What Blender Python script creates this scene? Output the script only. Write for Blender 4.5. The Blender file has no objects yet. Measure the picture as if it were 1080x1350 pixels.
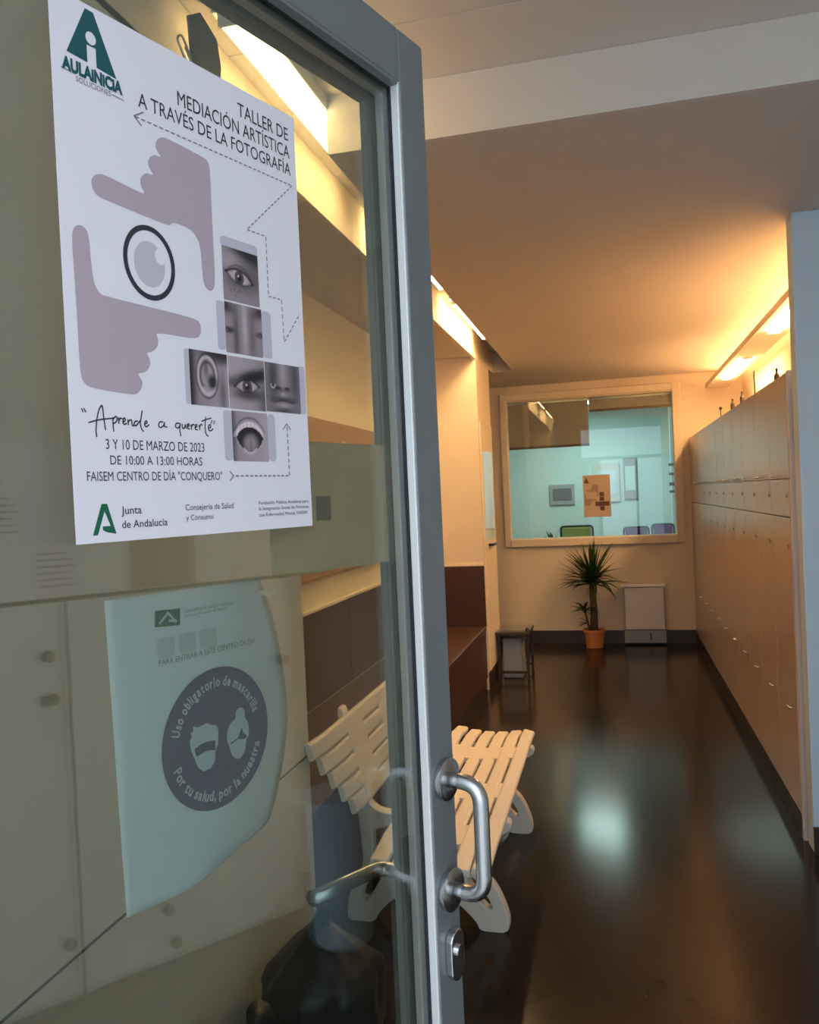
import bpy, bmesh, math, random
import numpy as np
from mathutils import Matrix, Vector
from mathutils.geometry import tessellate_polygon
random.seed(7)
sc = bpy.context.scene
COL = sc.collection
# ------------------------------------------------------------------ camera
H = 1.52
def unit(v): v = np.array(v, float); return v / np.linalg.norm(v)
_Y = unit([269, -30, 1080.]); _Z = -unit([.045, 1, .01657])
_Y = unit(_Y - _Z * (_Y @ _Z)); _X = np.cross(_Y, _Z)
RW = np.array([_X, _Y, _Z])                       # world axes seen from the camera
cd = bpy.data.cameras.new('camera'); cam = bpy.data.objects.new('camera', cd); COL.objects.link(cam)
r_, u_, b_ = RW @ np.array([1, 0, 0]), RW @ np.array([0, -1, 0]), RW @ np.array([0, 0, -1])
cam.matrix_world = Matrix(((r_[0], u_[0], b_[0], 0), (r_[1], u_[1], b_[1], 0), (r_[2], u_[2], b_[2], H), (0, 0, 0, 1)))
cd.sensor_fit = 'VERTICAL'; cd.sensor_height = 36; cd.lens = 28.8; cd.clip_start = .02; cd.clip_end = 100
cd.dof.use_dof = False
sc.camera = cam
# ------------------------------------------------------------------ world, exposure
w = bpy.data.worlds.new('sky'); sc.world = w; w.use_nodes = True
SKY = 1.5
bg = w.node_tree.nodes['Background']; bg.inputs[0].default_value = (.76, .87, 1.0, 1); bg.inputs[1].default_value = SKY
vs = sc.view_settings; vs.view_transform = 'Standard'; vs.look = 'None'; vs.gamma = 1; vs.exposure = 0.68
try: vs.use_curve_mapping = False
except Exception: pass
TUBE = 50.0; TUBE_C = (1.0, .60, .25)
ROOM = 11.0
# ceiling lamp light of the office behind the far window
def area(name, loc, sx, sy, energy, col, rot=(0, 0, 0)):
    l = bpy.data.lights.new(name, 'AREA'); l.shape = 'RECTANGLE'; l.size = sx; l.size_y = sy; l.energy = energy; l.color = col
    o = bpy.data.objects.new(name, l); o.location = loc; o.rotation_euler = rot; COL.objects.link(o); return o
area('office_lamp_light', (-.28, 9.9, 2.53), .5, .4, ROOM, (.72, 1.0, .95))

# ------------------------------------------------------------------ materials
def mat(name, col, rough=.5, metal=0, noise=0, nscale=20, bump=0, emit=None, estr=0, spec=.5, coat=0):
    m = bpy.data.materials.new(name); m.use_nodes = True
    nt = m.node_tree; p = nt.nodes['Principled BSDF']
    p.inputs['Base Color'].default_value = (*col, 1); p.inputs['Roughness'].default_value = rough
    p.inputs['Metallic'].default_value = metal; p.inputs['Specular IOR Level'].default_value = spec
    if coat: p.inputs['Coat Weight'].default_value = coat; p.inputs['Coat Roughness'].default_value = .08
    if emit: p.inputs['Emission Color'].default_value = (*emit, 1); p.inputs['Emission Strength'].default_value = estr
    tc = nt.nodes.new('ShaderNodeTexCoord'); n = nt.nodes.new('ShaderNodeTexNoise'); n.inputs['Scale'].default_value = nscale; n.inputs['Detail'].default_value = 4
    nt.links.new(tc.outputs['Object'], n.inputs['Vector'])
    if noise:
        mx = nt.nodes.new('ShaderNodeMix'); mx.data_type = 'RGBA'
        mx.inputs[6].default_value = (*[c * (1 - noise) for c in col], 1); mx.inputs[7].default_value = (*[min(1, c * (1 + noise)) for c in col], 1)
        nt.links.new(n.outputs['Fac'], mx.inputs[0]); nt.links.new(mx.outputs[2], p.inputs['Base Color'])
    if bump:
        b = nt.nodes.new('ShaderNodeBump'); b.inputs['Strength'].default_value = bump; b.inputs['Distance'].default_value = .01
        nt.links.new(n.outputs['Fac'], b.inputs['Height']); nt.links.new(b.outputs[0], p.inputs['Normal'])
    return m
def glassmat(name, tint, ior=1.5):
    m = bpy.data.materials.new(name); m.use_nodes = True; nt = m.node_tree; nt.nodes.clear()
    o = nt.nodes.new('ShaderNodeOutputMaterial'); mx = nt.nodes.new('ShaderNodeMixShader')
    t = nt.nodes.new('ShaderNodeBsdfTransparent'); t.inputs[0].default_value = (*tint, 1)
    g = nt.nodes.new('ShaderNodeBsdfGlossy'); g.inputs['Roughness'].default_value = 0.0; g.inputs[0].default_value = (.96, .98, 1, 1)
    geo = nt.nodes.new('ShaderNodeNewGeometry')
    lw = nt.nodes.new('ShaderNodeFresnel'); lw.inputs[0].default_value = ior
    # same reflectance from either side of the sheet
    dt = nt.nodes.new('ShaderNodeVectorMath'); dt.operation = 'DOT_PRODUCT'
    nt.links.new(geo.outputs['Normal'], dt.inputs[0]); nt.links.new(geo.outputs['Incoming'], dt.inputs[1])
    ab = nt.nodes.new('ShaderNodeMath'); ab.operation = 'ABSOLUTE'; nt.links.new(dt.outputs['Value'], ab.inputs[0])
    om = nt.nodes.new('ShaderNodeMath'); om.operation = 'SUBTRACT'; om.inputs[0].default_value = 1; nt.links.new(ab.outputs[0], om.inputs[1])
    pw = nt.nodes.new('ShaderNodeMath'); pw.operation = 'POWER'; nt.links.new(om.outputs[0], pw.inputs[0]); pw.inputs[1].default_value = 5
    r0 = ((ior - 1) / (ior + 1)) ** 2
    ma = nt.nodes.new('ShaderNodeMath'); ma.operation = 'MULTIPLY_ADD'; nt.links.new(pw.outputs[0], ma.inputs[0]); ma.inputs[1].default_value = 1 - r0; ma.inputs[2].default_value = r0
    nt.nodes.remove(lw)
    nt.links.new(ma.outputs[0], mx.inputs[0]); nt.links.new(t.outputs[0], mx.inputs[1]); nt.links.new(g.outputs[0], mx.inputs[2])
    nt.links.new(mx.outputs[0], o.inputs[0]); return m
M = dict(
 floor=mat('floor_vinyl', (.026, .018, .014), .17, noise=.25, nscale=3, bump=.008, spec=.26),
 tilec=mat('ceiling_tile_paint', (.78, .72, .69), .9, noise=.03, nscale=6),
 ceil=mat('ceiling_paint', (.66, .60, .56), .9, noise=.03, nscale=6),
 bounce_pavement=mat('bounce_pavement', (.62, .60, .57), .8, noise=.08, nscale=3),
 beam=mat('beam_paint', (.70, .65, .62), .9, noise=.02, nscale=5),
 wall=mat('wall_cream', (.72, .62, .50), .8, noise=.03, nscale=4, bump=.02),
 wallg=mat('wall_grey', (.66, .66, .62), .7, noise=.03, nscale=4),
 pillar=mat('pillar_paint', (.62, .78, .95), .75, noise=.02, nscale=5),
 white=mat('white_laminate', (.80, .80, .76), .4, noise=.02, nscale=8),
 brown=mat('brown_panel', (.062, .028, .022), .38, noise=.2, nscale=5),
 dark=mat('dark_skirting', (.035, .022, .02), .45),
 locker=mat('locker_beige', (.60, .46, .38), .22, noise=.03, nscale=6),
 lockend=mat('locker_edge', (.70, .62, .60), .45),
 office=mat('office_wall', (.74, .88, .86), .8),
 door=mat('aluminium_grey', (.22, .235, .245), .38, metal=.35, noise=.05, nscale=30),
 bead=mat('bead_highlight', (.80, .80, .80), .35, metal=.3),
 black=mat('black_rubber', (.012, .013, .015), .5),
 spacer=mat('spacer_metal', (.5, .48, .44), .35, metal=.8),
 steel=mat('brushed_steel', (.56, .56, .57), .24, metal=1, noise=.06, nscale=90),
 chrome=mat('chrome_bit', (.85, .85, .85), .15, metal=1),
 plast=mat('white_plastic', (.80, .72, .64), .42, noise=.02, nscale=20),
 paper=mat('paper_white', (.80, .75, .80), .65),
 paper2=mat('paper_cool', (.82, .90, .95), .6, noise=.02, nscale=6),
 ink=mat('ink_black', (.035, .03, .045), .6), inkg=mat('ink_grey', (.22, .2, .23), .6),
 mauve=mat('print_mauve', (.45, .36, .41), .65), mauvel=mat('print_pale_mauve', (.54, .49, .56), .65),
 teal=mat('print_teal', (.006, .085, .10), .6), green=mat('print_green', (.004, .12, .06), .6),
 navy=mat('print_navy', (.045, .06, .17), .6), navyd=mat('print_slate', (.02, .04, .07), .6),
 pale=mat('print_pale', (.62, .72, .80), .6), pgrey=mat('print_soft_grey', (.60, .69, .73), .6),
 cork=mat('cork', (.34, .19, .11), .85, noise=.3, nscale=60),
 blockg=mat('wall_block', (.70, .66, .58), .7, noise=.03, nscale=4),
 bluebin=mat('bin_plastic', (.34, .42, .50), .45), bag=mat('bin_bag', (.012, .012, .014), .35, bump=.4, nscale=30),
 terra=mat('terracotta', (.55, .20, .07), .7, noise=.1, nscale=12), soil=mat('soil', (.03, .02, .015), .9),
 trunk=mat('plant_stem', (.09, .055, .03), .8, noise=.3, nscale=30), leaf=mat('leaf', (.022, .055, .012), .45, noise=.3, nscale=9),
 blind=mat('blind_fabric', (.36, .31, .27), .8), blindbar=mat('blind_bar', (.13, .08, .05), .5),
 chairg=mat('green_fabric', (.34, .52, .20), .8), purple=mat('purple_fabric', (.10, .008, .17), .8),
 daylight_patch=mat('daylight_patch_white', (.66, .66, .68), .35), bluegrey=mat('blue_grey', (.24, .27, .33), .4),
 tube=mat('lamp_tube', (1, .9, .7), .5, emit=TUBE_C, estr=TUBE*1.3), tubel=mat('lamp_tube_left', (1, .9, .7), .5, emit=(1.0, .66, .29), estr=TUBE*.24), tubel2=mat('lamp_tube_far', (1, .9, .7), .5, emit=(1.0, .66, .29), estr=TUBE*.48), tubeu=mat('lamp_tube_upper', (1, .9, .7), .5, emit=(1.0, .54, .20), estr=TUBE*.22), office_t=mat('office_lamp', (1, 1, 1), .5, emit=(.8, 1, .97), estr=5),
 glass=glassmat('door_glass', (.90, .93, .91), 1.74), wglass=glassmat('window_glass', (.93, .97, .96), 1.5), tapew=mat('tape', (.85, .80, .68), .3), gstrip=mat('glass_strip_film', (.95, .66, .38), .6), filmd=mat('film_sticker', (.20, .19, .11), .6),
 tan=mat('poster_copy', (.52, .41, .33), .6), tand=mat('poster_copy_dark', (.10, .045, .03), .6), tanm=mat('poster_copy_mid', (.34, .23, .17), .6),
 picg=mat('picture_grey', (.45, .45, .46), .6), picd=mat('picture_dark', (.22, .20, .22), .6),
)
# ------------------------------------------------------------------ helpers
def finish(name, bm, m, parent=None, smooth=False, bevel=0, seg=2):
    me = bpy.data.meshes.new(name)
    bmesh.ops.recalc_face_normals(bm, faces=bm.faces); bm.to_mesh(me); bm.free()
    me.materials.append(M[m] if isinstance(m, str) else m)
    if smooth:
        for p in me.polygons: p.use_smooth = True
    o = bpy.data.objects.new(name, me); COL.objects.link(o)
    if parent: o.parent = parent
    if bevel:
        b = o.modifiers.new('bevel', 'BEVEL'); b.width = bevel; b.segments = seg; b.limit_method = 'ANGLE'
    return o
def tag(o, label=None, cat=None, group=None, kind=None):
    if label: o['label'] = label
    if cat: o['category'] = cat
    if group: o['group'] = group
    if kind: o['kind'] = kind
    return o
def empty(name, loc, rz, label, cat, group=None, kind=None):
    o = bpy.data.objects.new(name, None); COL.objects.link(o); o.location = loc; o.rotation_euler = (0, 0, rz); o.empty_display_size = .05
    return tag(o, label, cat, group, kind)
def abox(bm, x0, x1, y0, y1, z0, z1):
    v = [bm.verts.new(p) for p in ((x0,y0,z0),(x1,y0,z0),(x1,y1,z0),(x0,y1,z0),(x0,y0,z1),(x1,y0,z1),(x1,y1,z1),(x0,y1,z1))]
    for f in ((0,3,2,1),(4,5,6,7),(0,1,5,4),(1,2,6,5),(2,3,7,6),(3,0,4,7)): bm.faces.new([v[i] for i in f])
def box(name, x0, x1, y0, y1, z0, z1, m, parent=None, bevel=0):
    bm = bmesh.new(); abox(bm, x0, x1, y0, y1, z0, z1); return finish(name, bm, m, parent, bevel=bevel)
def struct(name, x0, x1, y0, y1, z0, z1, m, label, bevel=0):
    return tag(box(name, x0, x1, y0, y1, z0, z1, m, bevel=bevel), label, None, kind='structure')
def atube(bm, pts, r, n=10, cap=True):
    rs = r if hasattr(r, '__len__') else [r] * len(pts)
    pts = [Vector(p) for p in pts]; rings = []; prev = None
    for i, p in enumerate(pts):
        t = (pts[min(i+1, len(pts)-1)] - pts[max(i-1, 0)]).normalized()
        a = prev if prev else (Vector((0,0,1)) if abs(t.z) < .9 else Vector((1,0,0)))
        s = t.cross(a).normalized(); q = s.cross(t).normalized(); prev = q
        rings.append([bm.verts.new(p + (s*math.cos(2*math.pi*k/n) + q*math.sin(2*math.pi*k/n))*rs[i]) for k in range(n)])
    for a, b in zip(rings, rings[1:]):
        for k in range(n): bm.faces.new((a[k], a[(k+1)%n], b[(k+1)%n], b[k]))
    if cap: bm.faces.new(rings[0]); bm.faces.new(rings[-1])
def tube(name, pts, r, m, parent=None, n=10): 
    bm = bmesh.new(); atube(bm, pts, r, n); return finish(name, bm, m, parent, smooth=True)
def lathe(name, prof, m, parent=None, n=32, c=(0,0,0), axis='z', closed=False):
    bm = bmesh.new(); rings = []
    for r, z in prof:
        ring = []
        for k in range(n):
            a = 2*math.pi*k/n; x, y = r*math.cos(a), r*math.sin(a)
            p = (x, y, z) if axis == 'z' else (x, z, y)
            ring.append(bm.verts.new((p[0]+c[0], p[1]+c[1], p[2]+c[2])))
        rings.append(ring)
    for a, b in zip(rings, rings[1:]):
        for k in range(n): bm.faces.new((a[k], a[(k+1)%n], b[(k+1)%n], b[k]))
    bm.faces.new(rings[0]); bm.faces.new(rings[-1])
    o = finish(name, bm, m, parent, smooth=True)
    e = o.modifiers.new('edges', 'EDGE_SPLIT'); e.split_angle = .6
    return o
def arc(pts, k=6, r=.02):                        # rounds the corners of a polyline
    P = [Vector(p) for p in pts]; out = [P[0]]
    for a, b, c in zip(P, P[1:], P[2:]):
        p, q = b + (a-b).normalized()*r, b + (c-b).normalized()*r
        for i in range(k+1):
            t = i/k; out.append(p.lerp(b, t).lerp(b.lerp(q, t), t))
    out.append(P[-1]); return out
# flat print: polygons in the local xz plane of a sheet, y = layer depth (negative = towards the viewer)
def poly(name, pts, y, m, parent, s=1e-4):
    bm = bmesh.new(); v = [bm.verts.new((a*s, y, b*s)) for a, b in pts]
    for t in tessellate_polygon([[Vector((a, b, 0)) for a, b in pts]]):
        try: bm.faces.new([v[i] for i in t])
        except ValueError: pass
    return finish(name, bm, m, parent)
def ell(cx, cy, rx, ry, n=40): return [(cx+rx*math.cos(2*math.pi*k/n), cy+ry*math.sin(2*math.pi*k/n)) for k in range(n)]
def ribbons(name, lines, wd, y, m, parent, dash=None, s=1e-4):
    bm = bmesh.new()
    def seg(a, b):
        a, b = Vector(a), Vector(b); t = (b-a)
        if t.length < 1e-6: return
        t.normalize(); nn = Vector((-t.y, t.x))*wd/2; t = t*wd*.3; a = a-t; b = b+t
        bm.faces.new([bm.verts.new((p.x*s, y, p.y*s)) for p in (a-nn, b-nn, b+nn, a+nn)])
    for L in lines:
        for a, b in zip(L, L[1:]):
            if not dash: seg(a, b); continue
            a, b = Vector(a), Vector(b); l = (b-a).length; k = max(1, int(l/dash))
            for i in range(k): seg(a.lerp(b, (i+.1)/k), a.lerp(b, (i+.62)/k))
    return finish(name, bm, m, parent)
_fc = {}
def glyphs(txt, bold=0):
    key = (txt, bold)
    if key not in _fc:
        c = bpy.data.curves.new('t', 'FONT'); c.body = txt; c.size = 1; c.offset = bold; c.resolution_u = 3
        o = bpy.data.objects.new('t', c); COL.objects.link(o)
        me = bpy.data.meshes.new_from_object(o)
        vv = [tuple(v.co) for v in me.vertices]; ff = [tuple(p.vertices) for p in me.polygons]
        bpy.data.objects.remove(o); bpy.data.curves.remove(c); bpy.data.meshes.remove(me)
        _fc[key] = (vv, ff)
    return _fc[key]
CAP = [max(v[1] for v in glyphs('H')[0])]
def text(name, txt, x0, x1, z0, z1, y, m, parent, bold=0, s=1e-4):
    """lettering from x0 to x1 with baseline z0 and capital height up to z1"""
    vv, ff = glyphs(txt, bold); a = min(v[0] for v in vv); b = max(v[0] for v in vv)
    bm = bmesh.new(); q = [bm.verts.new(((x0+(v[0]-a)/(b-a)*(x1-x0))*s, y, (z0+v[1]/CAP[0]*(z1-z0))*s)) for v in vv]
    for f in ff:
        try: bm.faces.new([q[i] for i in f])
        except ValueError: pass
    return finish(name, bm, m, parent)
def arctext(name, txt, cx, cz, r, a0, a1, hgt, y, m, parent, inside=False, bold=.03, s=1e-4, wk=1.0):
    """letters round a circle between the angles a0 and a1 (degrees)"""
    adv = []; 
    for ch in txt:
        if ch == ' ': adv.append((None, .28)); continue
        vv, ff = glyphs(ch, bold); a = min(v[0] for v in vv); b = max(v[0] for v in vv); adv.append(((vv, ff, a, b), b-a+.10))
    tot = sum(k for _, k in adv); pos = 0; bm = bmesh.new(); sc_ = hgt/CAP[0]
    span = abs(math.radians(a1-a0))*r; kx = span/tot
    for g, k in adv:
        if g:
            vv, ff, a, b = g; t = math.radians(a0 + (a1-a0)*((pos+k/2)/tot))
            base = Vector((cx+r*math.cos(t), cz+r*math.sin(t))); up = Vector((math.cos(t), math.sin(t)))*(-1 if inside else 1); rt = Vector((up.y, -up.x))
            q = []
            for v in vv:
                p = base + rt*((v[0]-(a+b)/2)*kx) + up*(v[1]*sc_); q.append(bm.verts.new((p.x*s, y, p.y*s)))
            for f in ff:
                try: bm.faces.new([q[i] for i in f])
                except ValueError: pass
        pos += k
    return finish(name, bm, m, parent)

# ================================================================== SETTING
CZ = 2.6; CH = 2.78
struct('floor', -3.2, 3.2, .2, 12.2, -.1, 0, 'floor', 'glossy dark brown floor running the length of the corridor')
struct('ceiling', -.82, 1.6, 2.46, 8.3, CZ, CZ+.3, 'ceil', 'low plain ceiling of the corridor lit orange by lamps')
# higher tiled ceiling of the entrance, tile by tile
ent = empty('ceiling', (0,0,0), 0, 'higher ceiling of pale square tiles over the entrance', None, kind='structure')
yy = [2.46, 2.14, 1.54, .94, .2]
xx = [-1.0, -.72, -.12, .48, 1.08, 1.9]
box('ceiling_tile', -1.0, 1.9, 2.142, 2.459, CH, CH+.02, 'tilec', ent, bevel=.002)
for j in range(1, 4):
    for i in range(5):
        box('ceiling_tile', xx[i]+.002, xx[i+1]-.002, yy[j+1]+.002, yy[j]-.002, CH, CH+.02, 'tilec', ent, bevel=.002)
box('ceiling_backing', -1.0, 1.9, .2, 2.46, CH+.02, CH+.05, 'ceil', ent)
struct('trim_1', -.82, 1.9, 2.44, 2.46, CZ-.001, CH-.001, 'beam', 'pale upright step between the higher and the lower ceiling')
struct('ceiling', 1.0, 1.9, 2.46, 3.6, CZ+.001, CZ+.3, 'ceil', 'plain ceiling beside the grey pillar')
struct('trim_2', -1.03, -1.0, .3, 6.32, CZ-.02, CH+.02, 'wall', 'yellow lit fascia board under the left strip lamps')
struct('ceiling', -1.0, -.82, 2.46, 7.25, CH, CH+.1, 'ceil', 'top of the lamp slot along the left side')
struct('trim_3', -1.0, -.82, 7.25, 8.3, CZ, CH+.1, 'ceil', 'plaster closing the far end of the left lamp slot')
struct('ceiling', -1.5, -1.03, 2.5, 6.32, CZ, CZ+.1, 'ceil', 'ceiling of the niche behind the white bench')
struct('ceiling', -3.2, -1.0, 7.0, 8.3, CZ, CZ+.1, 'ceil', 'ceiling of the side passage at the far left')
struct('wall_left', -1.6, -1.0, .3, 2.5, 0, CZ, 'blockg', 'pale grey wall block behind the open glass door')
struct('trim_4', -1.002, -.997, .3, 2.5, .698, .702, 'dark', 'thin dark joint running along the pale wall block')
struct('wall_left', -1.6, -1.5, 2.5, 6.32, 0, CZ, 'wall', 'cream back wall of the niche above the brown panelling')
struct('wall_left', -1.6, -1.0, 6.32, 7.0, 0, CH, 'wall', 'cream wall stub that ends the niche, lit yellow')
struct('wall_left', -3.3, -3.2, 7.0, 8.3, 0, CZ, 'wall', 'end wall of the side passage at far left')
struct('wall_left', -3.2, -1.6, 6.9, 7.0, 0, CZ, 'wall', 'near wall of the side passage at far left')
struct('wall_right', 1.22, 1.3, 3.7, 8.3, 0, CZ, 'wall', 'cream wall above the beige lockers')
struct('wall_right', .735, 2.0, 3.6, 3.7, 0, CZ, 'pillar', 'pale blue-grey wall end standing in front of the lockers', bevel=.004)
struct('wall_right', 1.9, 2.0, -1, 3.6, 0, CH+.05, 'wallg', 'right wall of the entrance behind the white cabinets')
struct('baseboard_right', .735, 1.9, 3.585, 3.6, 0, .11, 'dark', 'dark skirting at the foot of the pale wall end')
struct('baseboard_far', -1.0, .72, 8.285, 8.3, 0, .13, 'dark', 'dark skirting under the far window')
struct('baseboard_far', -3.2, -1.0, 8.285, 8.3, 0, .13, 'dark', 'dark skirting in the side passage')
struct('baseboard_left', -1.0, -.99, 6.32, 7.0, 0, .13, 'dark', 'dark skirting on the cream wall stub')
# front facade around the doorway
struct('wall_front', -1.6, -.58, .2, .3, 0, CH, 'wallg', 'facade wall on the hinge side of the door')
struct('wall_front', -.58, 1.9, .2, .3, 2.70, CH+.1, 'wallg', 'facade wall over the glazed doorway')
struct('sky_block_slab', -3.4, 3.4, .2, 12.2, 2.95, 3.05, 'ceil', 'unseen slab added over the whole ground floor against stray sky light')  # unseen slab added to stop sky light leaking in above the ceilings
struct('wall_left', -1.03, -1.0, 7.0, 8.3, CZ+.1, 2.95, 'ceil', 'closed side of the lamp slot past the niche')
struct('wall_left', -1.6, -1.5, .3, 2.5, CZ, 2.95, 'ceil', 'closed side above the wall block')
struct('ground', -8, 8, -9, .2, -.1, .003, 'bounce_pavement', 'pale paved ground outside the glass door, added to bounce daylight in')  # unseen ground made pale to bounce daylight up to the ceiling
# far wall with window opening X -1.04..0.60 Z 1.06..2.44
fw = empty('wall_far', (0,0,0), 0, 'cream wall at the end of the corridor with an inner window', None, kind='structure')
box('wall_panel', -3.3, -1.04, 8.3, 8.4, 0, CZ, 'wall', fw); box('wall_panel', .60, 1.3, 8.3, 8.4, 0, CZ, 'wall', fw)
box('wall_panel', -1.04, .60, 8.3, 8.4, 0, 1.06, 'wall', fw); box('wall_panel', -1.04, .60, 8.3, 8.4, 2.44, CZ, 'wall', fw)
wn = empty('window_1', (0,0,0), 0, 'inner window in the far wall looking into a teal lit office', 'window', kind='structure')
for a in ((-1.085, -1.02, .98, 2.52), (.58, .655, .98, 2.52)): box('window_frame', a[0], a[1], 8.27, 8.41, a[2], a[3], 'wall', wn, bevel=.006)
box('window_frame', -1.02, .58, 8.27, 8.41, 2.45, 2.52, 'wall', wn, bevel=.006)
box('window_sill', -1.02, .58, 8.255, 8.41, .98, 1.055, 'wall', wn, bevel=.006)
box('window_pane', -1.02, .58, 8.345, 8.351, 1.055, 2.45, 'wglass', wn)
# roller blinds behind the pane
for x0, x1, z, lab in ((-1.015, -.215, 1.965, 'brown roller blind drawn lower, left half of the far window'), (-.205, .575, 2.30, 'brown roller blind drawn higher, right half of the far window')):
    b = empty('roller_blind', (x0, 8.38, z), 0, lab, 'blind')
    box('blind_fabric', 0, x1-x0, 0, .004, .02, 2.44-z, 'blind', b); box('bottom_bar', 0, x1-x0, -.006, .010, 0, .025, 'blindbar', b, bevel=.002)
    tube('blind_roller', [(0, .012, 2.43-z), (x1-x0, .012, 2.43-z)], .018, 'white', b)
# office room
struct('wall_office', -2.2, 2.6, 11.0, 11.1, 0, CZ, 'office', 'pale teal back wall of the office behind the window')
struct('wall_office', -2.3, -2.2, 8.4, 11.1, 0, CZ, 'office', 'left wall of the office')
struct('wall_office', .95, 1.05, 8.4, 11.1, 0, CZ, 'office', 'right wall of the office')
struct('ceiling_office', -2.3, 2.6, 8.4, 11.1, CZ, CZ+.1, 'ceil', 'ceiling of the office')
def thru(x, z, Y): return x*Y/8.3, H+(z-H)*Y/8.3
# left stub: pale glazed leaf with dark handle
dl = empty('door_2', (-1.0, 6.36, 0), 0, 'narrow cream door leaf with pale vision panel beside the niche', 'door', kind='structure')
box('door_leaf', 0, .012, 0, .60, .14, 2.1, 'wall', dl, bevel=.003)
box('vision_panel', .012, .016, .03, .52, 1.16, 1.87, 'wglass', dl); box('panel_backing', .0118, .0125, .03, .52, 1.16, 1.87, 'white', dl)
tube('handle', arc([(.012, .16, 1.12), (.05, .16, 1.12), (.05, .30, 1.12)], r=.015), .011, 'black', dl)

# ================================================================== NICHE (wainscot, seat box, notice board)
wc = empty('wainscot', (-1.5, 2.5, 0), 0, 'dark brown panelling on the niche walls behind the seat', 'panelling', kind='structure')
for k in range(4):
    y0 = .0 + k*.955; box('panel', 0, .018, y0+.003, y0+.952, .5, .97, 'brown', wc, bevel=.003)
box('panel', .018, .5, 3.802, 3.82, .5, .97, 'brown', wc, bevel=.003)
box('cap_rail', 0, .022, 0, 3.80, .97, .985, 'wall', wc); box('cap_rail', .0, .5, 3.80, 3.82, .97, .983, 'wall', wc)
ns = empty('built_in_seat', (-1.5, 2.5, 0), 0, 'low dark brown box seat built along the niche', 'seat')
for k in range(4):
    y0 = k*.95; box('front_panel', .478, .495, y0+.002, y0+.948, .1, .455, 'brown', ns, bevel=.002)
box('seat_top', .02, .5, 0, 3.80, .46, .50, 'brown', ns, bevel=.006); box('plinth', .1, .47, 0, 3.80, 0, .46, 'dark', ns)
box('kickboard', .47, .485, 0, 3.80, 0, .1, 'dark', ns)
nb = empty('notice_board', (-1.5, 3.0, 1.14), 0, 'wide brown cork notice board on the niche wall', 'notice board')
box('cork_sheet', 0, .015, 0, 2.6, 0, .82, 'cork', nb); box('board_edge', 0, .02, 0, 2.6, -.012, 0, 'cork', nb)
for y, z, wd, hh, lab in ((4.42, 1.74, .07, .12, 'small pink paper slip pinned on the brown notice board'), (4.55, 1.68, .12, .10, 'brown photo print pinned on the notice board between slips'), (4.75, 1.71, .16, .09, 'pale paper slip pinned right of the brown photo print')):
    o = box('paper_slip', -1.484, -1.482, y, y+wd, z, z+hh, 'tan' if 'brown photo' in lab else 'lockend'); tag(o, lab, 'paper')

# ================================================================== LOCKERS on the right
NL = 11; LY0, LY1 = 3.75, 8.28; lw = (LY1-LY0)/NL
def locker(i):
    y = LY0 + i*lw
    words = ['first', 'second', 'third', 'fourth', 'fifth', 'sixth', 'seventh', 'eighth', 'ninth', 'tenth', 'last']
    lab = f'{words[i]} beige locker column counted from the pale wall end'
    if i == NL-1: lab = 'last beige locker column, right beside the far wall'
    r = empty('locker', (.72, y, 0), 0, lab, 'locker', 'beige lockers along the right wall')
    return r
proto = locker(0); parts = []
parts.append(box('carcass', .016, .47, .001, lw-.001, .1, 1.98, 'lockend', proto))
parts.append(box('plinth', .0, .45, 0, lw, 0, .1, 'dark', proto))
dj = []
for z0, z1 in ((1.533, 1.978), (1.368, 1.529), (.105, 1.364)):
    dj.append(box('door', 0, .016, .0015, lw-.0015, z0, z1, 'locker', proto, bevel=.002))
def knob(y, z, par, nm='lock'):
    return lathe(nm, [(.008, 0), (.009, .004), (.007, .007)], 'chrome', par, 10, (0, y, z), 'y')
def lockx(y, z, par):                              # small round lock facing -x
    bm = bmesh.new(); atube(bm, [(0, y, z), (-.006, y, z)], .009, 10); return finish('lock', bm, 'steel', par)
def handx(y, z, par):
    bm = bmesh.new(); atube(bm, arc([(0, y, z), (-.022, y, z), (-.022, y+.05, z), (0, y+.05, z)], 3, .008), .005, 8); return finish('handle', bm, 'chrome', par, smooth=True)
subs = [(lockx, .05, 1.46, 1), (lockx, .05, 1.24, 2), (handx, .05, .545, 2), (handx, .25, 1.545, 0)]
kids = [(f(y, z, dj[k]), k) for f, y, z, k in subs]
for i in range(1, NL):
    r = locker(i)
    for p in parts: c = p.copy(); COL.objects.link(c); c.parent = r
    ds = []
    for p in dj: c = p.copy(); COL.objects.link(c); c.parent = r; ds.append(c)
    for o, k in kids: c = o.copy(); COL.objects.link(c); c.parent = ds[k]
tag(box('end_panel', .722, 1.2, 3.722, 3.749, 0, 1.985, 'lockend', bevel=.002), 'narrow pale end panel closing the near side of the lockers', 'panel')
# things on top of the lockers
def topthing(name, y, x, lab, cat, build):
    r = empty(name, (x, y, 1.98), 0, lab, cat); build(r); r.scale = (.5, .5, .62)
def figurine(r):
    lathe('base', [(.03, 0), (.03, .012), (.012, .02)], 'brown', r, 14); tube('stem', [(0,0,.018), (.0,.004,.12)], .007, 'brown', r); lathe('bead', [(.001, .105), (.02, .115), (.024, .13), (.015, .145), (.001, .15)], 'brown', r, 12)
def bottle(r): lathe('body', [(.024, 0), (.026, .01), (.026, .08), (.011, .10), (.011, .12)], 'brown', r, 14); lathe('cap', [(.012, .12), (.012, .135)], 'black', r, 10)
def twig(r):
    lathe('foot', [(.02, 0), (.02, .02), (.006, .03)], 'brown', r, 12); tube('twig', [(0,0,.03), (.0,.01,.12), (-.01,-.03,.19), (-.01,-.06,.22)], .008, 'trunk', r, 6)
topthing('figurine', 6.2, .76, 'round headed little stand on the locker top nearest the far window', 'ornament', figurine)
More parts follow.
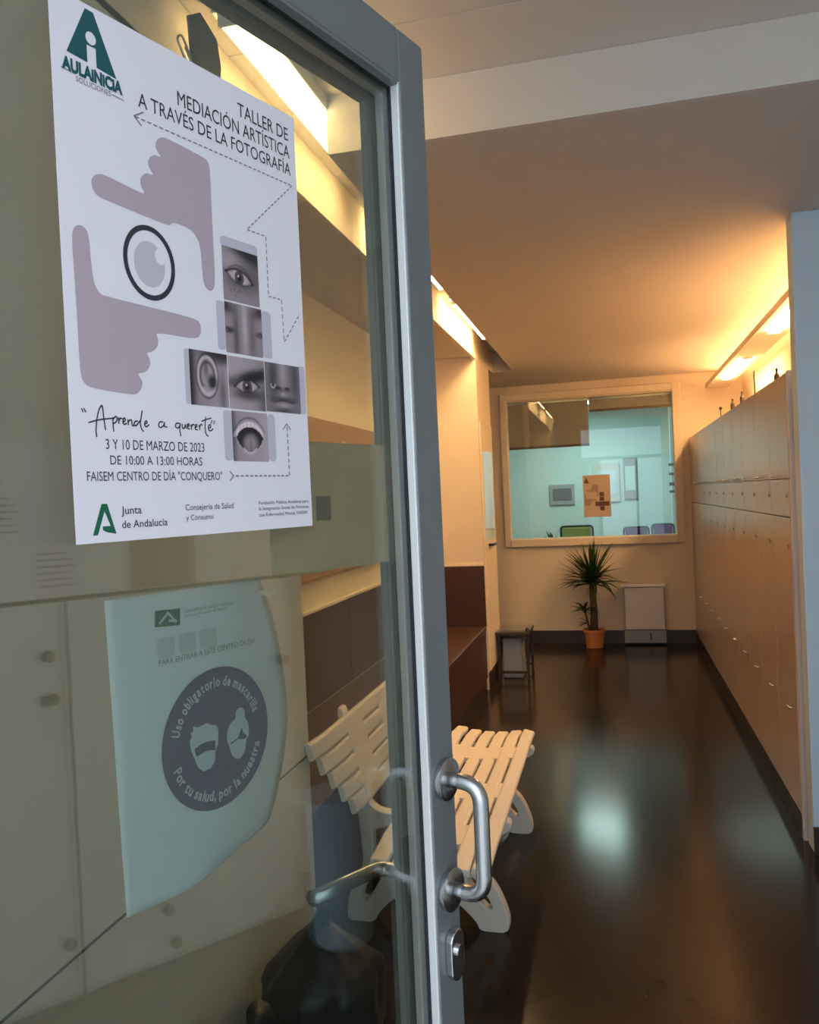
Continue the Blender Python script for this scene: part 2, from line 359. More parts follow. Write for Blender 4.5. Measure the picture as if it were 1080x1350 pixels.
topthing('small_bottle', 5.6, .76, 'tiny dark bottle on lockers next to the round headed stand', 'bottle', bottle)
topthing('bottle', 5.2, .76, 'brown bottle on the lockers just left of the dry twig', 'bottle', bottle)
topthing('dried_twig', 4.75, .76, 'bent dry twig standing on the lockers between two bottles', 'ornament', twig)
topthing('bottle', 4.25, .78, 'dark bottle on the lockers nearest the pale wall end', 'bottle', bottle)

# ================================================================== LAMPS
def batten(x0, x1, y0, y1, z, lab, tm='tubel2'):
    r = empty('strip_lamp', ((x0+x1)/2, y0, z), 0, lab, 'lamp', 'warm strip lamps in the left slot'); hw = (x1-x0)/2; L = y1-y0
    box('housing', -hw-.02, hw+.01, -.01, L+.01, .035, .08, 'white', r, bevel=.003)
    box('diffuser', -hw, hw, 0, L, 0, .034, tm, r, bevel=.008)
    for yy_ in (-.012, L): box('end_cap', -hw-.003, hw+.003, yy_, yy_+.012, -.002, .036, 'white', r, bevel=.003)
batten(-.895, -.825, 1.88, 3.08, 2.70, 'warm glowing strip lamp seen through the glass above the poster', 'tubel')
batten(-.92, -.835, 4.99, 6.19, 2.70, 'warm strip lamp at the far end of the left slot')
batten(-.92, -.835, 3.4, 4.6, 2.70, 'warm strip lamp in the left slot behind the door stile')
ch = empty('lamp_channel', (.885, 3.7, 2.44), 0, 'long cream lamp channel hung over the lockers', 'lamp channel')
box('tray', 0, .20, 0, 4.58, 0, .015, 'wall', ch, bevel=.002)
for x in (0, .19): box('tray_lip', x, x+.01, 0, 4.58, .015, .04, 'wall', ch)
for y in (.3, 1.9, 3.5, 4.4): box('hanger', .09, .11, y, y+.02, .015, .16, 'white', ch)
uprow = empty('strip_lamp', (.985, 3.85, 2.47), 0, 'row of warm tubes lying on top of the channel over the lockers', 'lamp')
for k in range(3): box('tube', -.02, .02, k*1.45, k*1.45+1.40, 0, .025, 'tubeu', uprow, bevel=.004)
for y0, lab in ((4.25, 'nearer strip lamp in the channel over the lockers'), (6.42, 'farther strip lamp in the channel over the lockers, by the far wall')):
    r = empty('strip_lamp', (.985, y0, 2.425), 0, lab, 'lamp', 'warm strip lamps over the lockers')
    box('diffuser', -.035, .035, 0, 1.15, 0, .014, 'tube', r, bevel=.003)
    box('end_cap', -.036, .036, -.01, 0, -.002, .014, 'white', r); box('end_cap', -.036, .036, 1.15, 1.16, -.002, .014, 'white', r)

# ================================================================== ENTRANCE right side (seen mirrored in the door glass)
def cabinet(y0, y1, lab, lk):
    r = empty('low_cabinet', (1.6, y0, 0), 0, lab, 'cabinet', 'white cabinets right of the entrance'); L = y1-y0
    box('carcass', .02, .29, 0, L, .02, 1.25, 'dark', r); d = box('door', 0, .018, .006, L-.006, .03, 1.25, 'white', r, bevel=.002)
    for y, z in lk:
        bm = bmesh.new(); atube(bm, [(0, y, z), (-.014, y, z)], .019, 12); finish('lock', bm, 'black', d, smooth=True)
    bm = bmesh.new(); atube(bm, arc([(0, L-.05, .96), (-.03, L-.05, .96), (-.03, L-.09, .96)], 3, .01), .016, 8); finish('handle', bm, 'black', d, smooth=True)
    box('plinth', .03, .28, 0, L, 0, .02, 'dark', r)
cabinet(.32, 1.06, 'white cabinet with round lock nearest the street door, mirrored in glass', [(.68, 1.09), (.70, .20)])
cabinet(1.062, 1.85, 'white cabinet with small studs next to the grey bin, mirrored in glass', [(.27, .20), (.29, .085)])
wc2 = empty('wall_cabinet', (1.6, .32, 1.262), 0, 'long pale hanging cabinet above the white cabinets', 'cabinet')
box('carcass', .02, .29, 0, 3.0, 0, .48, 'white', wc2)
for k in range(4): box('door', 0, .018, k*.75+.002, k*.75+.748, .002, .478, 'white', wc2, bevel=.002)
for y, z, lab in ((.81, 1.44, 'typed sheet taped low on the hanging cabinet'), (.965, 1.268, 'printed notice taped low, right beside the orange brown card')):
    r = empty('notice_sheet', (1.598, y, z), 0, lab, 'paper'); box('sheet', -.001, .001, 0, .14, 0, .155, 'paper', r)
    for k in range(6): box('text_line', -.0015, -.001, .02, .13-.01*(k % 3), .03+.02*k, .036+.02*k, 'inkg', r)
o = box('notice_sheet', 1.597, 1.5995, 1.265, 1.485, 1.267, 1.455, 'cork'); tag(o, 'orange brown card taped on the hanging cabinet, mirrored below the poster', 'paper')
o = box('notice_sheet', 1.5975, 1.5995, .965, 1.11, 1.43, 1.738, 'pale'); tag(o, 'large pale blue sheet taped high on the hanging cabinet', 'paper')
bn = empty('waste_bin', (1.36, 1.86, 0), 0, 'tall blue-grey plastic bin beside the white cabinets, mirrored in glass', 'bin')
lathe('body', [(.085, 0), (.10, .02), (.115, .50), (.108, .50), (.095, .03)], 'bluebin', bn, 36); lathe('rim', [(.108, .495), (.122, .495), (.122, .512), (.108, .512)], 'bluebin', bn, 36)
# black bags
def blob(name, loc, r, hgt, lab):
    bm = bmesh.new(); bmesh.ops.create_icosphere(bm, subdivisions=4, radius=1)
    rnd = random.Random(3 + int(r*100))
    ph = [rnd.random()*6 for _ in range(6)]
    for v in bm.verts:
        a = math.atan2(v.co.y, v.co.x); k = 1 + .06*math.sin(5*a+ph[0]+3*v.co.z) + .04*math.sin(9*a+ph[1]-5*v.co.z) + .03*math.sin(14*v.co.z+ph[2])
        z = (v.co.z+1)/2; pinch = 1 if z < .7 else 1-.75*((z-.7)/.3)**1.2
        v.co = Vector((v.co.x*r*k*pinch, v.co.y*r*k*pinch, max(0, (z-.06))*hgt/.94))
    o = finish(name, bm, 'bag', None, smooth=True); o.location = loc; tag(o, lab, 'bag')
    bm = bmesh.new(); atube(bm, [(0, 0, hgt*.93), (.01, .01, hgt*1.04), (.03, .0, hgt*1.1)], [.03, .015, .035], 10); finish('knot', bm, 'bag', o, smooth=True)
blob('rubbish_bag', (-.79, 2.0, 0), .16, .44, 'larger crumpled black bag on the floor behind the glass door')
blob('rubbish_bag', (-.83, 1.64, 0), .15, .36, 'smaller black bag nearest the door hinge, at the wall foot')

# ================================================================== WHITE BENCH
by0, by1 = 2.38, 3.84
bench = empty('bench', (-.7, 3.1, 0), 0, 'white moulded plastic slatted bench with curved feet', 'bench'); OX, OY = .7, -3.1
def slat(cx, cz, ang, wd, y0, y1, th=.022):
    bm = bmesh.new(); ny = 10
    prof = [(-wd/2, -th/2), (wd/2, -th/2), (wd/2, th*.25), (wd*.36, th/2), (-wd*.36, th/2), (-wd/2, th*.25)]
    rings = []
    for j in range(ny+1):
        t = j/ny; e = min(t, 1-t)*(y1-y0); dz = -.018*max(0, 1-e/.07)**2
        yv = y0+(y1-y0)*t
        rings.append([bm.verts.new((OX+cx+(a*math.cos(ang)-(b+dz)*math.sin(ang)), OY+yv, cz+(a*math.sin(ang)+(b+dz)*math.cos(ang)))) for a, b in prof])
    for a, b in zip(rings, rings[1:]):
        for k in range(6): bm.faces.new((a[k], a[(k+1)%6], b[(k+1)%6], b[k]))
    bm.faces.new(rings[0]); bm.faces.new(rings[-1]); return finish('slat', bm, 'plast', bench, bevel=.003)
def rib(p, q, ang, y, wy=.15, th=.021):
    bm = bmesh.new(); (x0, z0), (x1, z1) = p, q; nn = (-math.sin(ang)*th, math.cos(ang)*th)
    vs_ = []
    for yv in (y-wy/2, y+wy/2):
        for (a, b) in ((x0, z0), (x1, z1)):
            for s_ in (-.5, .5): vs_.append(bm.verts.new((OX+a+nn[0]*s_, OY+yv, b+nn[1]*s_)))
    for f in ((0,1,3,2), (4,6,7,5), (0,4,5,1), (2,3,7,6), (0,2,6,4), (1,5,7,3)): bm.faces.new([vs_[i] for i in f])
    return finish('cross_rib', bm, 'plast', bench)
NS = 6; sw = .054; gap = .0095; xs = -.770
seatpts = []
for k in range(NS):
    cx = xs + (sw+gap)*k + sw/2; t = k/(NS-1); cz = .405 + .022*(2*t-1)**2 - (.012 if k == NS-1 else 0); ang = .10*(2*t-1) if k < NS-1 else -.25
    slat(cx, cz, ang, sw, by0+.0, by1); seatpts.append((cx, cz))
for a, b in zip(seatpts, seatpts[1:]):
    for y in (2.60, 3.00, 3.45): rib(a, b, math.atan2(b[1]-a[1], b[0]-a[0]), y)
backpts = []
for k in range(5):
    t = k/4; cx = -.898 - .068*t; cz = .475 + .245*t; ang = math.pi/2 + .27; 
    slat(cx, cz, ang-math.pi, .057, 2.66-.20*t, by1)
    backpts.append((cx, cz))
for a, b in zip(backpts, backpts[1:]):
    for y in (2.84, 3.22, 3.60): rib(b, a, math.atan2(a[1]-b[1], a[0]-b[0]), y, .17)
def plate(name, outline, holes, y, th, m, parent, bev=.004):
    c = bpy.data.curves.new(name, 'CURVE'); c.dimensions = '2D'; c.fill_mode = 'BOTH'; c.extrude = th/2-bev; c.bevel_depth = bev; c.bevel_resolution = 1
    for L in [outline]+holes:
        s_ = c.splines.new('POLY'); s_.points.add(len(L)-1); s_.use_cyclic_u = True
        for p, (a, b) in zip(s_.points, L): p.co = (a, b, 0, 1)
    o = bpy.data.objects.new(name, c); COL.objects.link(o); me = bpy.data.meshes.new_from_object(o); bpy.data.objects.remove(o)
    me.transform(Matrix(((1,0,0,OX), (0,0,-1,OY+y), (0,1,0,0), (0,0,0,1)))); me.materials.append(M[m])
    o = bpy.data.objects.new(name, me); COL.objects.link(o); o.parent = parent; return o
def smoothpoly(P, it=2):
    for _ in range(it):
        Q = []
        for a, b in zip(P, P[1:]+P[:1]): Q += [(a[0]*.78+b[0]*.22, a[1]*.78+b[1]*.22), (a[0]*.22+b[0]*.78, a[1]*.22+b[1]*.78)]
        P = Q
    return P
leg_o = smoothpoly([(-.415, 0), (-.412, .05), (-.45, .15), (-.52, .22), (-.53, .30), (-.42, .345), (-.39, .365), (-.40, .392), (-.60, .385), (-.86, .392), (-.905, .43), (-.918, .47), (-.978, .715), (-.982, .765), (-.998, .775), (-1.0, .74),
                    (-.945, .45), (-.930, .30), (-.925, .20), (-.985, .10), (-.995, .04), (-.995, 0), (-.90, 0), (-.89, .03), (-.82, .10), (-.705, .13), (-.59, .10), (-.52, .03), (-.51, 0)], 2)
h1 = smoothpoly([(-.49, .065), (-.455, .085), (-.525, .195), (-.56, .18)], 1); h2 = smoothpoly([(-.92, .065), (-.955, .085), (-.885, .195), (-.85, .18)], 1)
h3 = smoothpoly([(-.62, .185), (-.86, .185), (-.895, .24), (-.893, .36), (-.59, .345)], 1)
for y in (2.82, 3.66): plate('leg_frame', leg_o, [h1, h2, h3], y, .05, 'plast', bench)
box('stretcher', OX-.72, OX-.68, OY+2.845, OY+3.635, .15, .18, 'plast', bench, bevel=.004)

# ================================================================== FAR END: plant, table, daylight patch panel
pl = empty('potted_plant', (-.235, 8.08, 0), 0, 'spiky green potted plant in an orange pot below the window', 'plant')
lathe('pot', [(.075, 0), (.08, .005), (.095, .15), (.105, .155), (.105, .178), (.092, .178), (.088, .15)], 'terra', pl, 28)
lathe('soil', [(.088, .14), (.088, .158), (.02, .165)], 'soil', pl, 20)
tube('trunk', [(0, 0, .15), (.006, 0, .35), (0, 0, .52), (.008, 0, .66)], [.038, .034, .031, .034], 'trunk', pl, 12)
tube('side_shoot', [(-.035, -.01, .15), (-.06, -.01, .26), (-.085, -.01, .40)], [.012, .01, .008], 'trunk', pl, 8)
bm = bmesh.new(); rl = random.Random(3)
def blade(bm, base, az, el, L, wd, droop):
    p = Vector(base); pts = []; e = el; n = 7
    for i in range(n+1):
        pts.append(p.copy()); dv = Vector((math.cos(az)*math.cos(e), math.sin(az)*math.cos(e), math.sin(e))); p = p + dv*L/n; e -= droop/n
    sd = Vector((-math.sin(az), math.cos(az), 0)); prev = None
    for i, q in enumerate(pts):
        t = i/n; w_ = wd*(.55+1.6*t*(1-t))*(1-t**3)+.0008
        mid = q - Vector((0, 0, w_*.5)); cur = [bm.verts.new(q-sd*w_), bm.verts.new(mid), bm.verts.new(q+sd*w_)]
        if prev:
            for a in (0, 1): bm.faces.new((prev[a], prev[a+1], cur[a+1], cur[a]))
        prev = cur
for k in range(125):
    el = math.radians(rl.uniform(5, 88)); az = rl.uniform(0, 6.283); L = rl.uniform(.30, .44)*(1 if el > .7 else .9)
    if math.sin(az) > .5: L *= .55
    blade(bm, (.006, 0, .62+rl.uniform(-.02, .06)), az, el, L, .017, rl.uniform(.2, 1.1)*(1.4-el))
tag(finish('foliage', bm, 'leaf', pl), kind='stuff')
bm = bmesh.new()
for k in range(24): blade(bm, (-.083, -.01, .38+rl.uniform(-.04, .02)), rl.uniform(0, 6.283), math.radians(rl.uniform(0, 60)), rl.uniform(.10, .19), .013, .9)
for k in range(6): blade(bm, (-.05, -.01, .24), rl.uniform(2.6, 4), math.radians(rl.uniform(0, 50)), .12, .010, .9)
tag(finish('lower_foliage', bm, 'leaf', pl), kind='stuff')
dpan = empty('daylight_panel', (.04, 8.2, 0), 0, 'low white panel standing in for a daylight patch on the far wall', 'daylight_patch')  # made-up panel giving solid form to a bluish daylight patch
box('patch_face', .02, .39, 0, .07, .15, .56, 'daylight_patch', dpan, bevel=.008); box('patch_top', -.01, .41, -.01, .075, .565, .595, 'white', dpan, bevel=.004)
box('patch_foot', .01, .40, .005, .06, .02, .145, 'bluegrey', dpan, bevel=.004)
box('dark_tick', .25, .262, -.004, .001, .05, .12, 'black', dpan)
tb = empty('side_table', (-.85, 6.85, 0), 0, 'small dark framed side table with clear top by the niche', 'table')
box('table_top', -.14, .14, -.2, .2, .395, .407, 'wglass', tb, bevel=.003)
box('top_frame', -.14, .14, -.2, .2, .365, .39, 'dark', tb, bevel=.004)
for x in (-.125, .11):
    for y in (-.185, .17): box('leg', x, x+.022, y, y+.022, 0, .37, 'dark', tb, bevel=.002)
for y in (-.185, .17): box('stretcher', -.105, .11, y, y+.015, .05, .07, 'dark', tb)
lathe('ornament_knob', [(.014, .39), (.016, .41), (.002, .425)], 'dark', tb, 12, (.12, -.15, 0))
tag(box('paper_crate', -.94, -.78, 6.72, 6.95, 0.0, .33, 'bluegrey', bevel=.01), 'grey box standing under the small side table', 'box')
# small copy of the poster, taped to the far window
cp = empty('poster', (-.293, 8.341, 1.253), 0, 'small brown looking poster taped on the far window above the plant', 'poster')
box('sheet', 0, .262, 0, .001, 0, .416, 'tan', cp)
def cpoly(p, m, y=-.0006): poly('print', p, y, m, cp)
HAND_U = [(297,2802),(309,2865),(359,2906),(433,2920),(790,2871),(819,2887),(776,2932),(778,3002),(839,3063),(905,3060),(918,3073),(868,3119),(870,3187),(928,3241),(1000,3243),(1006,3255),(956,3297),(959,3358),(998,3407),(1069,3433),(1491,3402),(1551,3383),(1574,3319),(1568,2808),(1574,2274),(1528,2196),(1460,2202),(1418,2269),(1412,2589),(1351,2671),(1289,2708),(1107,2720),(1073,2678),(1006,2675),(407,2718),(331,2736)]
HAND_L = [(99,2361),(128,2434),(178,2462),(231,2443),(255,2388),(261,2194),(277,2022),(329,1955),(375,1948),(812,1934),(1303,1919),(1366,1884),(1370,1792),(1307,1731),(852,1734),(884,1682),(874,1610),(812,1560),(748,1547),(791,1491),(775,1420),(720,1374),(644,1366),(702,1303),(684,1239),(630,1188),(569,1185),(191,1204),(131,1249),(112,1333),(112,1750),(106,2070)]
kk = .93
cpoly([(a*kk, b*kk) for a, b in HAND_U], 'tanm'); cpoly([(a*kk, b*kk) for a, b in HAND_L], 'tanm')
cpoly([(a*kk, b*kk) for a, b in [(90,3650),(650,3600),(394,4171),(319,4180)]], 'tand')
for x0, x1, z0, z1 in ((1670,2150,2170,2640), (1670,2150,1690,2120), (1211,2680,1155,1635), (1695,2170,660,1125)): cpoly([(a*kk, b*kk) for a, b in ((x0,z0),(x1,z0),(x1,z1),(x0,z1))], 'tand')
# office contents, seen through the window
def pic(name, x0, x1, z0, z1, Y, mf, mi, lab, cat):
    (a, c), (b, d_) = thru(x0, z0, Y), thru(x1, z1, Y)
    r = empty(name, (a, Y, c), 0, lab, cat); box('frame', 0, b-a, -.02, 0, 0, d_-c, mf, r, bevel=.003); e = .12
    box('picture', (b-a)*e, (b-a)*(1-e), -.024, -.02, (d_-c)*.2, (d_-c)*.8, mi, r); return r
pic('framed_picture', -.62, -.375, 1.39, 1.59, 10.99, 'picg', 'picd', 'grey framed picture on the office wall, left of the poster', 'picture')
pic('wall_board', .10, .225, 1.42, 1.82, 10.99, 'picg', 'office', 'narrow grey board on the office wall right of the poster', 'board')
pic('wall_board', -.19, .06, 1.40, 1.78, 10.99, 'white', 'paper2', 'white planner board on the office wall partly behind the poster', 'board')
for k, z in enumerate((1.72, 1.63, 1.53, 1.46)):
    (a, c) = thru(.525, z, 10.0)
    o = box('wall_label', a, a+.07, 9.99, 10.0, c, c+.03+.01*(k == 2), 'picd'); tag(o, ['top', 'second', 'third', 'lowest'][k] + ' dark label in the column at the right of the office', 'label', 'dark labels in the office')
struct('wall_office', .66, .95, 10.001, 10.1, 0, CZ, 'office', 'short projecting wall at the right of the office')
def officechair(x, z, Y, wd, m, lab, name='office_chair'):
    a, c = thru(x, z, Y); r = empty(name, (a, Y, 0), 0, lab, 'chair')
    box('backrest', -wd/2+.015, wd/2-.015, -.02, .02, c-.33, c-.01, m, r, bevel=.015)
    bm = bmesh.new(); atube(bm, arc([(-wd/2, .0, .45), (-wd/2, 0, c), (wd/2, 0, c), (wd/2, 0, .45)], 4, .04), .012, 8); finish('back_frame', bm, 'black', r, smooth=True)
    box('seat', -wd/2, wd/2, -.45, .0, .42, .47, m, r, bevel=.02)
    for sx in (-wd/2+.02, wd/2-.02):
        for sy in (-.42, -.02): tube('leg', [(sx, sy, .42), (sx, sy, 0)], .012, 'black', r, 8)
officechair(-.37, 1.17, 9.6, .36, 'chairg', 'green backed chair in the office, left of the poster')
officechair(.20, 1.14, 9.9, .28, 'purple', 'purple chair in the office, left one of the two')
officechair(.45, 1.16, 9.85, .24, 'purple', 'purple chair in the office, right one of the two')
a, c = thru(-.615, 1.1, 9.4)
op = empty('office_plant', (a, 9.4, 0), 0, 'small dark plant on a stand inside the office', 'plant')
lathe('stand', [(.12, 0), (.12, .02), (.02, .03), (.02, .7), (.12, .72), (.12, .74)], 'white', op, 20); lathe('pot', [(.05, .74), (.07, .90), (.06, .90)], 'white', op, 16)
bm = bmesh.new()
for k in range(26): blade(bm, (0, 0, .9), rl.uniform(0, 6.283), math.radians(rl.uniform(30, 85)), rl.uniform(.1, .22), .014, .8)
blade(bm, (0, 0, .9), 0.1, 1.3, .38, .01, .6)
tag(finish('foliage', bm, 'leaf', op), kind='stuff')
ol = empty('office_ceiling_lamp', (-.28, 9.9, 2.55), 0, 'bright ceiling panel lamp in the office', 'lamp'); box('diffuser', -.2, .2, -.15, .15, 0, .01, 'office_t', ol); box('frame', -.22, .22, -.17, .17, .01, .05, 'white', ol)

# ================================================================== THE GLASS DOOR
DA = math.radians(70.924)                         # local x runs from hinge to latch, -y faces the viewer
DX, DY = -.2139, 1.0293
def indoor(o): o.location = (DX, DY, 0); o.rotation_euler = (0, 0, DA)
door = empty('door_1', (DX, DY, 0), DA, 'open grey aluminium door with large glass pane and steel handles', 'door', kind='structure')
W = .90; SW = .056; T = .054; Z0, Z1 = .012, 2.091
box('stile', -SW, 0, 0, T, Z0, Z1, 'door', door, bevel=.002); box('stile', -W, -W+.06, 0, T, Z0, Z1, 'door', door, bevel=.002)
box('rail', -W+.06, -SW, 0, T, Z1-.065, Z1, 'door', door, bevel=.002); box('rail', -W+.06, -SW, 0, T, Z0, .14, 'door', door, bevel=.002)
GZ0, GZ1 = .14, Z1-.065; GX0, GX1 = -W+.06, -SW
box('glazing_bead', GX1-.004, GX1, .001, .012, GZ0, GZ1, 'bead', door, bevel=.001)  # latch-side bead paler than the others: its daylight highlight is put into the colour
box('glazing_bead', GX0, GX1-.004, .001, .012, GZ1-.004, GZ1, 'door', door); box('glazing_bead', GX0, GX1-.004, .001, .012, GZ0, GZ0+.004, 'door', door); box('glazing_bead', GX0, GX0+.004, .001, .012, GZ0, GZ1, 'door', door)
box('gasket', GX1-.006, GX1-.0005, .0121, .0139, GZ0, GZ1, 'black', door); box('gasket', GX0, GX1, .0121, .0139, GZ1-.006, GZ1, 'black', door)
box('glass_pane', GX0, GX1, .014, .018, GZ0, GZ1, 'glass', door)
box('glass_pane', GX0, GX1, .030, .034, GZ0, GZ1, 'glass', door)
box('spacer_bar', GX1-.012, GX1-.0005, .0185, .0295, GZ0, GZ1, 'spacer', door); box('spacer_bar', GX0, GX1-.012, .0185, .0295, GZ1-.012, GZ1-.0005, 'spacer', door)
box('inner_bead', GX1-.018, GX1, .0345, .050, GZ0, GZ1, 'door', door, bevel=.002); box('inner_bead', GX0, GX1-.018, .0345, .050, GZ1-.018, GZ1, 'door', door, bevel=.002)
bm = bmesh.new(); abox(bm, -.285, GX1-.02, .0345, .0348, 1.444, 1.5865); fs = finish('glass_strip', bm, 'gstrip', door); tag(fs, 'greyish strip across the glass')  # plain opaque strip across part of the inner glass
box('sticker', -.210, -.185, .0341, .0344, 1.500, 1.527, 'filmd', fs)
# pull handle: two rosettes and a round bar
hs = -.026
ph = tube('pull_handle', arc([(hs, -.008, 1.165), (hs, -.052, 1.165), (hs, -.052, 1.025), (hs, -.008, 1.025)], 8, .026), .0098, 'steel', door, 18); tag(ph, 'brushed steel pull handle')
def rosette(z, y0, sg, par):
    return lathe('rosette', [(.0255, y0), (.0265, y0+sg*.002), (.0265, y0+sg*.008), (.024, y0+sg*.0095), (.012, y0+sg*.0098)], 'steel', par, 36, (hs, 0, z), 'y')
rosette(1.165, 0, -1, ph); rosette(1.025, 0, -1, ph)
lv = tube('lever_handle', arc([(hs, T+.008, 1.03), (hs, T+.05, 1.03), (-.165, T+.052, 1.048)], 8, .02), .0095, 'steel', door, 16)
rosette(1.03, T, 1, lv)
def oval(name, hw, hh, y0, y1, m, par, cz):
    bm = bmesh.new(); P = []
    for k in range(24):
        a = 2*math.pi*k/24; P.append((hw*math.cos(a), (hh-hw)*(1 if math.sin(a) > 0 else -1)*(1 if abs(math.sin(a)) > 1e-6 else 0) + hw*math.sin(a)))
    A_ = [bm.verts.new((hs+.001+p[0], y0, cz+p[1])) for p in P]; B_ = [bm.verts.new((hs+.001+p[0], y1, cz+p[1])) for p in P]
    bm.faces.new(A_); bm.faces.new(B_)
    for k in range(24): bm.faces.new((A_[k], A_[(k+1)%24], B_[(k+1)%24], B_[k]))
    return finish(name, bm, m, par, bevel=.0015)
es = oval('lock_escutcheon', .0155, .032, -.010, 0, 'steel', door, .942)
bm = bmesh.new(); atube(bm, [(hs+.001, -.0095, .948), (hs+.001, -.0135, .948)], .0075, 16); finish('lock_cylinder', bm, 'chrome', es, smooth=False)
box('key_slot', hs-.0005, hs+.0025, -.0139, -.0134, .942, .954, 'black', es)
bm = bmesh.new(); atube(bm, [(-W-.006, .01, .2), (-W-.006, .01, .3)], .009, 12); atube(bm, [(-W-.006, .01, 1.8), (-W-.006, .01, 1.9)], .009, 12); finish('hinge', bm, 'steel', door)
jm = empty('door_frame', (0,0,0), 0, 'grey aluminium frame round the doorway', None, kind='structure'); jm['kind'] = 'structure'
box('jamb', -.58, -.53, .2, .27, 0, 2.16, 'door', jm); box('jamb', .42, .47, .2, .27, 0, 2.16, 'door', jm); box('lintel', -.53, 1.9, .2, .27, 2.1, 2.16, 'door', jm)
box('added_transom_pane', -.53, 1.86, .23, .236, 2.16, 2.70, 'wglass', jm); box('side_pane', .47, 1.86, .23, .236, .1, 2.1, 'wglass', jm); box('sill_rail', .47, 1.9, .2, .27, 0, .1, 'door', jm); box('jamb', 1.86, 1.9, .2, .27, .1, 2.1, 'door', jm)  # unseen transom glazing added so more daylight reaches the ceiling step

# ================================================================== POSTER on the door
ca, sa = math.cos(DA), math.sin(DA)
def onDoor(s, y, z): return (DX + s*ca - y*sa, DY + s*sa + y*ca, z)
p1 = empty('poster', onDoor(-.522, .0128, 1.4962), DA, 'large white photography workshop poster taped on the door glass', 'poster')
box('sheet', 0.0005, .2785, 0, .0004, 0, .422, 'paper', p1)
L0, L1_, L2_ = -.00015, -.0003, -.00045
def chaik(P, it=2):
    for _ in range(it):
        Q = []
        for a, b in zip(P, P[1:]+P[:1]): Q += [(a[0]*.75+b[0]*.25, a[1]*.75+b[1]*.25), (a[0]*.25+b[0]*.75, a[1]*.25+b[1]*.75)]
        P = Q
    return P
poly('hand_print', chaik(HAND_U), L0, 'mauve', p1); poly('hand_print', chaik(HAND_L), L0, 'mauve', p1)
# eye emblem: ring, iris, glint
bm = bmesh.new(); n = 56; c0 = (834, 2306)
ro, ri = (268, 312), (226, 268)
oo = [bm.verts.new(((c0[0]+ro[0]*math.cos(2*math.pi*k/n))*1e-4, L1_, (c0[1]+ro[1]*math.sin(2*math.pi*k/n))*1e-4)) for k in range(n)]
ii = [bm.verts.new(((c0[0]+ri[0]*math.cos(2*math.pi*k/n))*1e-4, L1_, (c0[1]+ri[1]*math.sin(2*math.pi*k/n))*1e-4)) for k in range(n)]
for k in range(n): bm.faces.new((oo[k], oo[(k+1)%n], ii[(k+1)%n], ii[k]))
finish('lens_ring', bm, 'ink', p1)
poly('iris_print', ell(832, 2295, 160, 192), L0, 'mauvel', p1); poly('glint', ell(952, 2384, 62, 70), L1_, 'paper', p1)
def rrect(x0, x1, z0, z1, r, sk=0):
    P = []
    for cx, cz, a0 in ((x1-r, z1-r, 0), (x0+r, z1-r, 90), (x0+r, z0+r, 180), (x1-r, z0+r, 270)):
        for k in range(5): t = math.radians(a0+k*22.5); P.append((cx+r*math.cos(t), cz+r*math.sin(t)))
    return P
for a in ((1655, 2145, 2640, 2745, 45), (1566, 1664, 1680, 2132, 30), (2160, 2290, 1672, 2132, 40), (1155, 1215, 1153, 1639, 25), (2676, 2772, 1155, 1648, 35), (1588, 1694, 662, 1128, 35), (2170, 2280, 660, 1126, 45)):
    poly('tile_shadow', rrect(*a), L0, 'mauvel', p1)
# portrait details: six monochrome close-ups, drawn as tone on a fine grid
tone = bpy.data.materials.new('portrait_tone'); tone.use_nodes = True
_nt = tone.node_tree; _p = _nt.nodes['Principled BSDF']; _p.inputs['Roughness'].default_value = .6
_a = _nt.nodes.new('ShaderNodeVertexColor'); _a.layer_name = 'tone'; _nt.links.new(_a.outputs[0], _p.inputs['Base Color'])
def G(u, v, cx, cy, rx, ry, p=1.0, rot=0):
    c, s = math.cos(rot), math.sin(rot); x = ((u-cx)*c+(v-cy)*s)/rx; y = (-(u-cx)*s+(v-cy)*c)/ry
    return np.exp(-np.power(x*x+y*y, p))
def eye(u, v, cx, cy, rx, ry, t, rot=0, iris=.36, ix=0):
    c, s = math.cos(rot), math.sin(rot); x = ((u-cx)*c+(v-cy)*s)/rx; y = (-(u-cx)*s+(v-cy)*c)/ry
    lid = 1-np.abs(x)**2.2; inside = (np.abs(x) < 1) & (y < np.maximum(lid, 0)) & (y > -np.maximum(lid, 0)*.8)
    t = np.where(inside, .72-.25*np.abs(x)**2, t)
    d = np.sqrt(((u-cx-ix)/(iris*rx))**2 + ((v-cy-.0)/(iris*rx*1.0))**2)
    t = np.where(inside & (d < 1), .16+.1*d, t); t = np.where(inside & (d < .45), .03, t)
    t = np.where(inside & (((u-cx-ix+.02)/.022)**2+((v-cy-.03)/.022)**2 < 1), .9, t)
    t = t*(1-.85*np.exp(-((y-np.maximum(lid, 0))/.16)**2)*(np.abs(x) < 1.12)); t = t*(1-.45*np.exp(-((y+np.maximum(lid, 0)*.8)/.14)**2)*(np.abs(x) < 1))
    t = t*(1-.40*np.exp(-((y-1.45*np.maximum(lid, 0)-.15)/.13)**2)*(np.abs(x) < 1.1)); return t
def f_eye1(u, v):
    t = .50+.12*G(u, v, .25, .75, .3, .2)-.25*u*v; t *= 1-.72*G(u, v, .72, .95, .55, .13, 1, -.25); t *= 1-.35*G(u, v, .5, .45, .5, .22, 1.5)
    for a, b in ((.2, .2), (.3, .22), (.38, .19), (.33, .12), (.45, .23)): t *= 1-.4*G(u, v, a, b, .022, .02)
    return eye(u, v, .45, .47, .36, .14, t, -.18)
